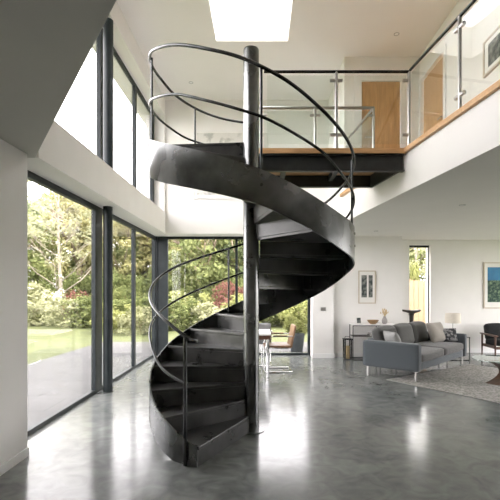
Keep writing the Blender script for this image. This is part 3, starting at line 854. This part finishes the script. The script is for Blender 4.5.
CT = {  # tree crowns, taller than wide
 'bright': crown_mesh('crown', 21, 80, 90, .92, 1.45, .062, M['leaf_a'], .27),
 'mid':    crown_mesh('crown', 22, 80, 90, .92, 1.45, .062, M['leaf_b'], .27),
 'dark':   crown_mesh('crown', 23, 90, 90, .92, 1.45, .055, M['leaf_c'], .26),
 'olive':  crown_mesh('crown', 24, 74, 80, .92, 1.45, .060, M['leaf_d'], .26),
 'airy':   crown_mesh('crown', 25, 90, 22, .95, 1.45, .045, M['leaf_pale'], .18),
}
TR = {'dark': trunk_mesh('trunk', 11, 1.0, .035, M['bark'], 6, .42), 'pale': leader_mesh('trunk', 12, M['bark_pale'])}
def link(name, me, par, loc, sc, rz=0):
    o = bpy.data.objects.new(name, me); COL.objects.link(o); o.parent = par
    o.location = loc; o.scale = sc; o.rotation_euler = (0,0,rz); return o
def tree(x, y, h, r, kind, trunk, label, low=.28):
    t = empty('garden_tree', (x,y,-.06), 0, label, 'tree', 'trees in the garden')
    link('trunk', TR[trunk], t, (0,0,0), (h*.8,h*.8,h*.78), rnd.uniform(0,6))
    link('crown', CT[kind], t, (0,0,h*(low+1)/2), (r,r,h*(1-low)/2/1.55), rnd.uniform(0,6))
def shrub(x, y, h, r, kind, label):
    t = empty('garden_shrub', (x,y,-.06), 0, label, 'shrub', 'shrubs in the garden')
    link('foliage', CR[kind], t, (0,0,h*.48), (r,r,h*.52), rnd.uniform(0,6))
    link('stem', TR['dark'], t, (0,0,0), (r,r,h*.6), rnd.uniform(0,6))
def gx(px, y): return (px-259)*y/430
# left garden, seen through the long sliding window
tree(gx(60,21), 21, 8.2, 2.5, 'airy', 'pale', 'tall airy pale barked tree on the lawn, seen through the nearest window', .3)
tree(gx(8,24), 24, 6.6, 2.8, 'mid', 'dark', 'broad green tree at the left garden edge next to the white wall end', .05)
tree(gx(38,29), 29, 8.2, 2.6, 'dark', 'dark', 'dark evergreen tree behind the pale barked tree', .02)
tree(gx(80,27), 27, 9.0, 2.4, 'olive', 'dark', 'yellow olive tree just behind the dark column line', .02)
tree(gx(104,30), 30, 8.6, 2.6, 'mid', 'dark', 'tall green tree hidden partly by the steel column', .02)
tree(gx(123,27), 27, 7.4, 2.3, 'olive', 'dark', 'olive yellow tree in the middle sliding pane', .02)
tree(gx(146,29), 29, 7.0, 2.5, 'bright', 'dark', 'bright green tree in the last sliding pane before the corner', .02)
# beyond the rear glazing
tree(gx(182,28), 28, 7.0, 2.3, 'olive', 'dark', 'yellow green tree just right of the window corner post', .02)
tree(gx(203,24), 24, 6.4, 2.0, 'mid', 'dark', 'full green tree in the rear window above the stair rail', .05)
tree(gx(222,30), 30, 7.2, 2.4, 'bright', 'dark', 'light green tree deep behind the rear window', .02)
tree(gx(242,25), 25, 6.4, 1.9, 'dark', 'dark', 'dark green tree behind the thin rear window mullion', .05)
tree(gx(276,27), 27, 6.6, 2.3, 'mid', 'dark', 'green tree behind the pole, seen over the dining chair', .02)
tree(gx(306,25), 25, 6.2, 2.3, 'dark', 'dark', 'dark green tree at the right end of the rear window', .02)
# tall backdrop row, still single trees
tree(gx(20,38), 38, 9.6, 4.0, 'olive', 'dark', 'far olive tree low on the skyline beside the white wall end', .0)
tree(gx(66,40), 40, 12.0, 4.2, 'mid', 'dark', 'far broad green tree filling the gap left of the column', .0)
tree(gx(114,42), 42, 11.0, 4.0, 'bright', 'dark', 'far tall bright tree on the skyline beyond the column', .0)
tree(gx(162,42), 42, 9.0, 4.0, 'mid', 'dark', 'far tall green tree behind the window corner post', .0)
tree(gx(212,43), 43, 9.5, 4.0, 'olive', 'dark', 'far tall olive tree behind the handrail curve', .0)
tree(gx(262,43), 43, 9.5, 4.0, 'bright', 'dark', 'far tall bright tree straight behind the central pole', .0)
tree(gx(310,42), 42, 9.0, 3.6, 'mid', 'dark', 'far tall green tree behind the white pier edge', .0)
for px, y, h_, kd, lb in ((352,30,7.5,'mid','green tree out of the narrow window to its left'),(392,34,8,'olive','olive tree beyond the narrow window left of the fence'),(432,30,6.5,'mid','green tree far beyond the cedar fence'),(480,33,7.5,'dark','dark tree far right beyond the cedar fence')):
    tree(gx(px,y), y, h_, 2.6, kd, 'dark', lb, .02)
# shrubs
for px, y, h, r, kd, lb in (
 (34,19,1.9,1.3,'silver','pale silvery shrub on the lawn edge next to the white wall end'),
 (50,20,1.5,1.1,'bright','bright green shrub at the foot of the pale barked tree'),
 (70,18,1.2,.9,'silver','low pale flowering shrub right of the pale barked tree'),
 (80,19,1.6,.7,'red','russet red shrub left of the sliding door stile'),
 (90,18,1.4,.9,'hedge','green shrub hard against the sliding door stile'),
 (117,15.5,1.1,.8,'bright','bright shrub behind the first pane after the column'),
 (127,17,1.3,.9,'hedge','rounded dark green shrub left of the middle mullion'),
 (140,15,1.0,.7,'silver','pale low shrub right of the middle mullion'),
 (150,16.5,1.4,.8,'hedge','green shrub next to the window corner post'),
 (176,17,1.3,.9,'hedge','clipped green shrub right of the window corner post'),
 (192,19,1.5,1.0,'bright','light green shrub under the handrail curve'),
 (208,17,1.1,.8,'silver','grey green shrub behind the stair treads'),
 (230,19,2.0,.8,'red','russet shrub between baluster and pole'),
 (246,18,1.5,1.0,'bright','bright shrub directly behind the pole'),
 (268,19,1.5,1.0,'hedge','green shrub over the back of the tan dining chair'),
 (284,20,1.7,1.1,'hedge','rounded green shrub behind the potted plant'),
 (302,18,1.6,1.0,'bright','light green shrub at the right edge of the rear window')):
    shrub(gx(px,y), y, h, r, kd, lb)
# dense hedge line closing the garden
for i, px in enumerate(range(-6, 345, 13)):
    t = empty('hedge_bush', (gx(px,23.5)+rnd.uniform(-.2,.2), 23.5+rnd.uniform(-.5,.5), -.06), 0, 'one bush of the long green hedge across the end of the garden', 'hedge', 'bushes of the garden hedge')
    link('foliage', CR['hedge' if i % 3 else 'mid'], t, (0,0,1.15), (.95,.8,1.3), rnd.uniform(0,6))
    link('stem', TR['dark'], t, (0,0,0), (1,1,1.4), 0)
# planter outside the rear window
pp = empty('potted_plant', (gx(297,10.55), 10.6, -.02), 0, 'dark grey planter with leafy green shrub outside the rear window', 'potted plant')
bm = B(); lathe(bm, [(.14,0),(.145,.005),(.20,.44),(.215,.445),(.215,.475),(.195,.475),(.185,.40),(.05,.40)], 28); smooth_angle(obj('pot', bm, M['pot'], pp))
bm = B(); lathe(bm, [(.18,.405),(.10,.42),(.02,.425)], 20); obj('soil', bm, M['soil'], pp)
link('foliage', CR['bright'], pp, (0,0,.66), (.30,.30,.26))
link('stem', TR['dark'], pp, (0,0,.40), (.3,.3,.4))
# outside the narrow living room window: cedar fence and climbers
fn = empty('garden_fence', (4.55, 13.0, -.06), 0, 'orange cedar board fence outside the narrow window', 'fence')
bm = B()
for i in range(22): box(bm, -1.6+i*.145, -1.6+i*.145+.135, 0, .02, .03, 1.85)
obj('board_panel', bm, M['fence'], fn)
for x in (-1.55, 0, 1.55): obj('post', box(B(), x-.04,x+.04,.02,.10,0,1.9), M['fence'], fn)
tree(5.35, 14.6, 4.6, 1.2, 'airy', 'pale', 'thin pale tree behind the cedar fence', .25)
shrub(4.55, 13.6, 2.6, .6, 'bright', 'light green climber rising over the cedar fence')

# ------------------------------------------------------------------ light
wd = bpy.data.worlds.new('sky'); scn.world = wd; wd.use_nodes = True
nt = wd.node_tree; bg = nt.nodes['Background']
bg.inputs[0].default_value = (1.0,.96,.98,1); bg.inputs[1].default_value = 5
sd = bpy.data.lights.new('sun', 'SUN'); sd.energy = 4.5; sd.color = (1,.93,.80); sd.angle = R(1.5)
so = bpy.data.objects.new('sun', sd); COL.objects.link(so)
dirv = Vector((-.47, .22, -.87)); so.rotation_euler = dirv.to_track_quat('-Z','Y').to_euler()

# ------------------------------------------------------------------ camera
cam = bpy.data.cameras.new('camera'); co = bpy.data.objects.new('camera', cam); COL.objects.link(co)
co.location = (0,0,1.5); co.rotation_euler = (R(90),0,0)
cam.sensor_width = 36; cam.lens = 430/500*36; cam.shift_x = -.018; cam.shift_y = .08
cam.clip_end = 500
scn.camera = co
scn.view_settings.view_transform = 'Standard'; scn.view_settings.look = 'None'
scn.view_settings.exposure = 1.0; scn.view_settings.gamma = 1
scn.view_settings.use_curve_mapping = False
scn.cycles.max_bounces = 14; scn.cycles.diffuse_bounces = 7; scn.cycles.transparent_max_bounces = 24
scn.cycles.sample_clamp_indirect = 6
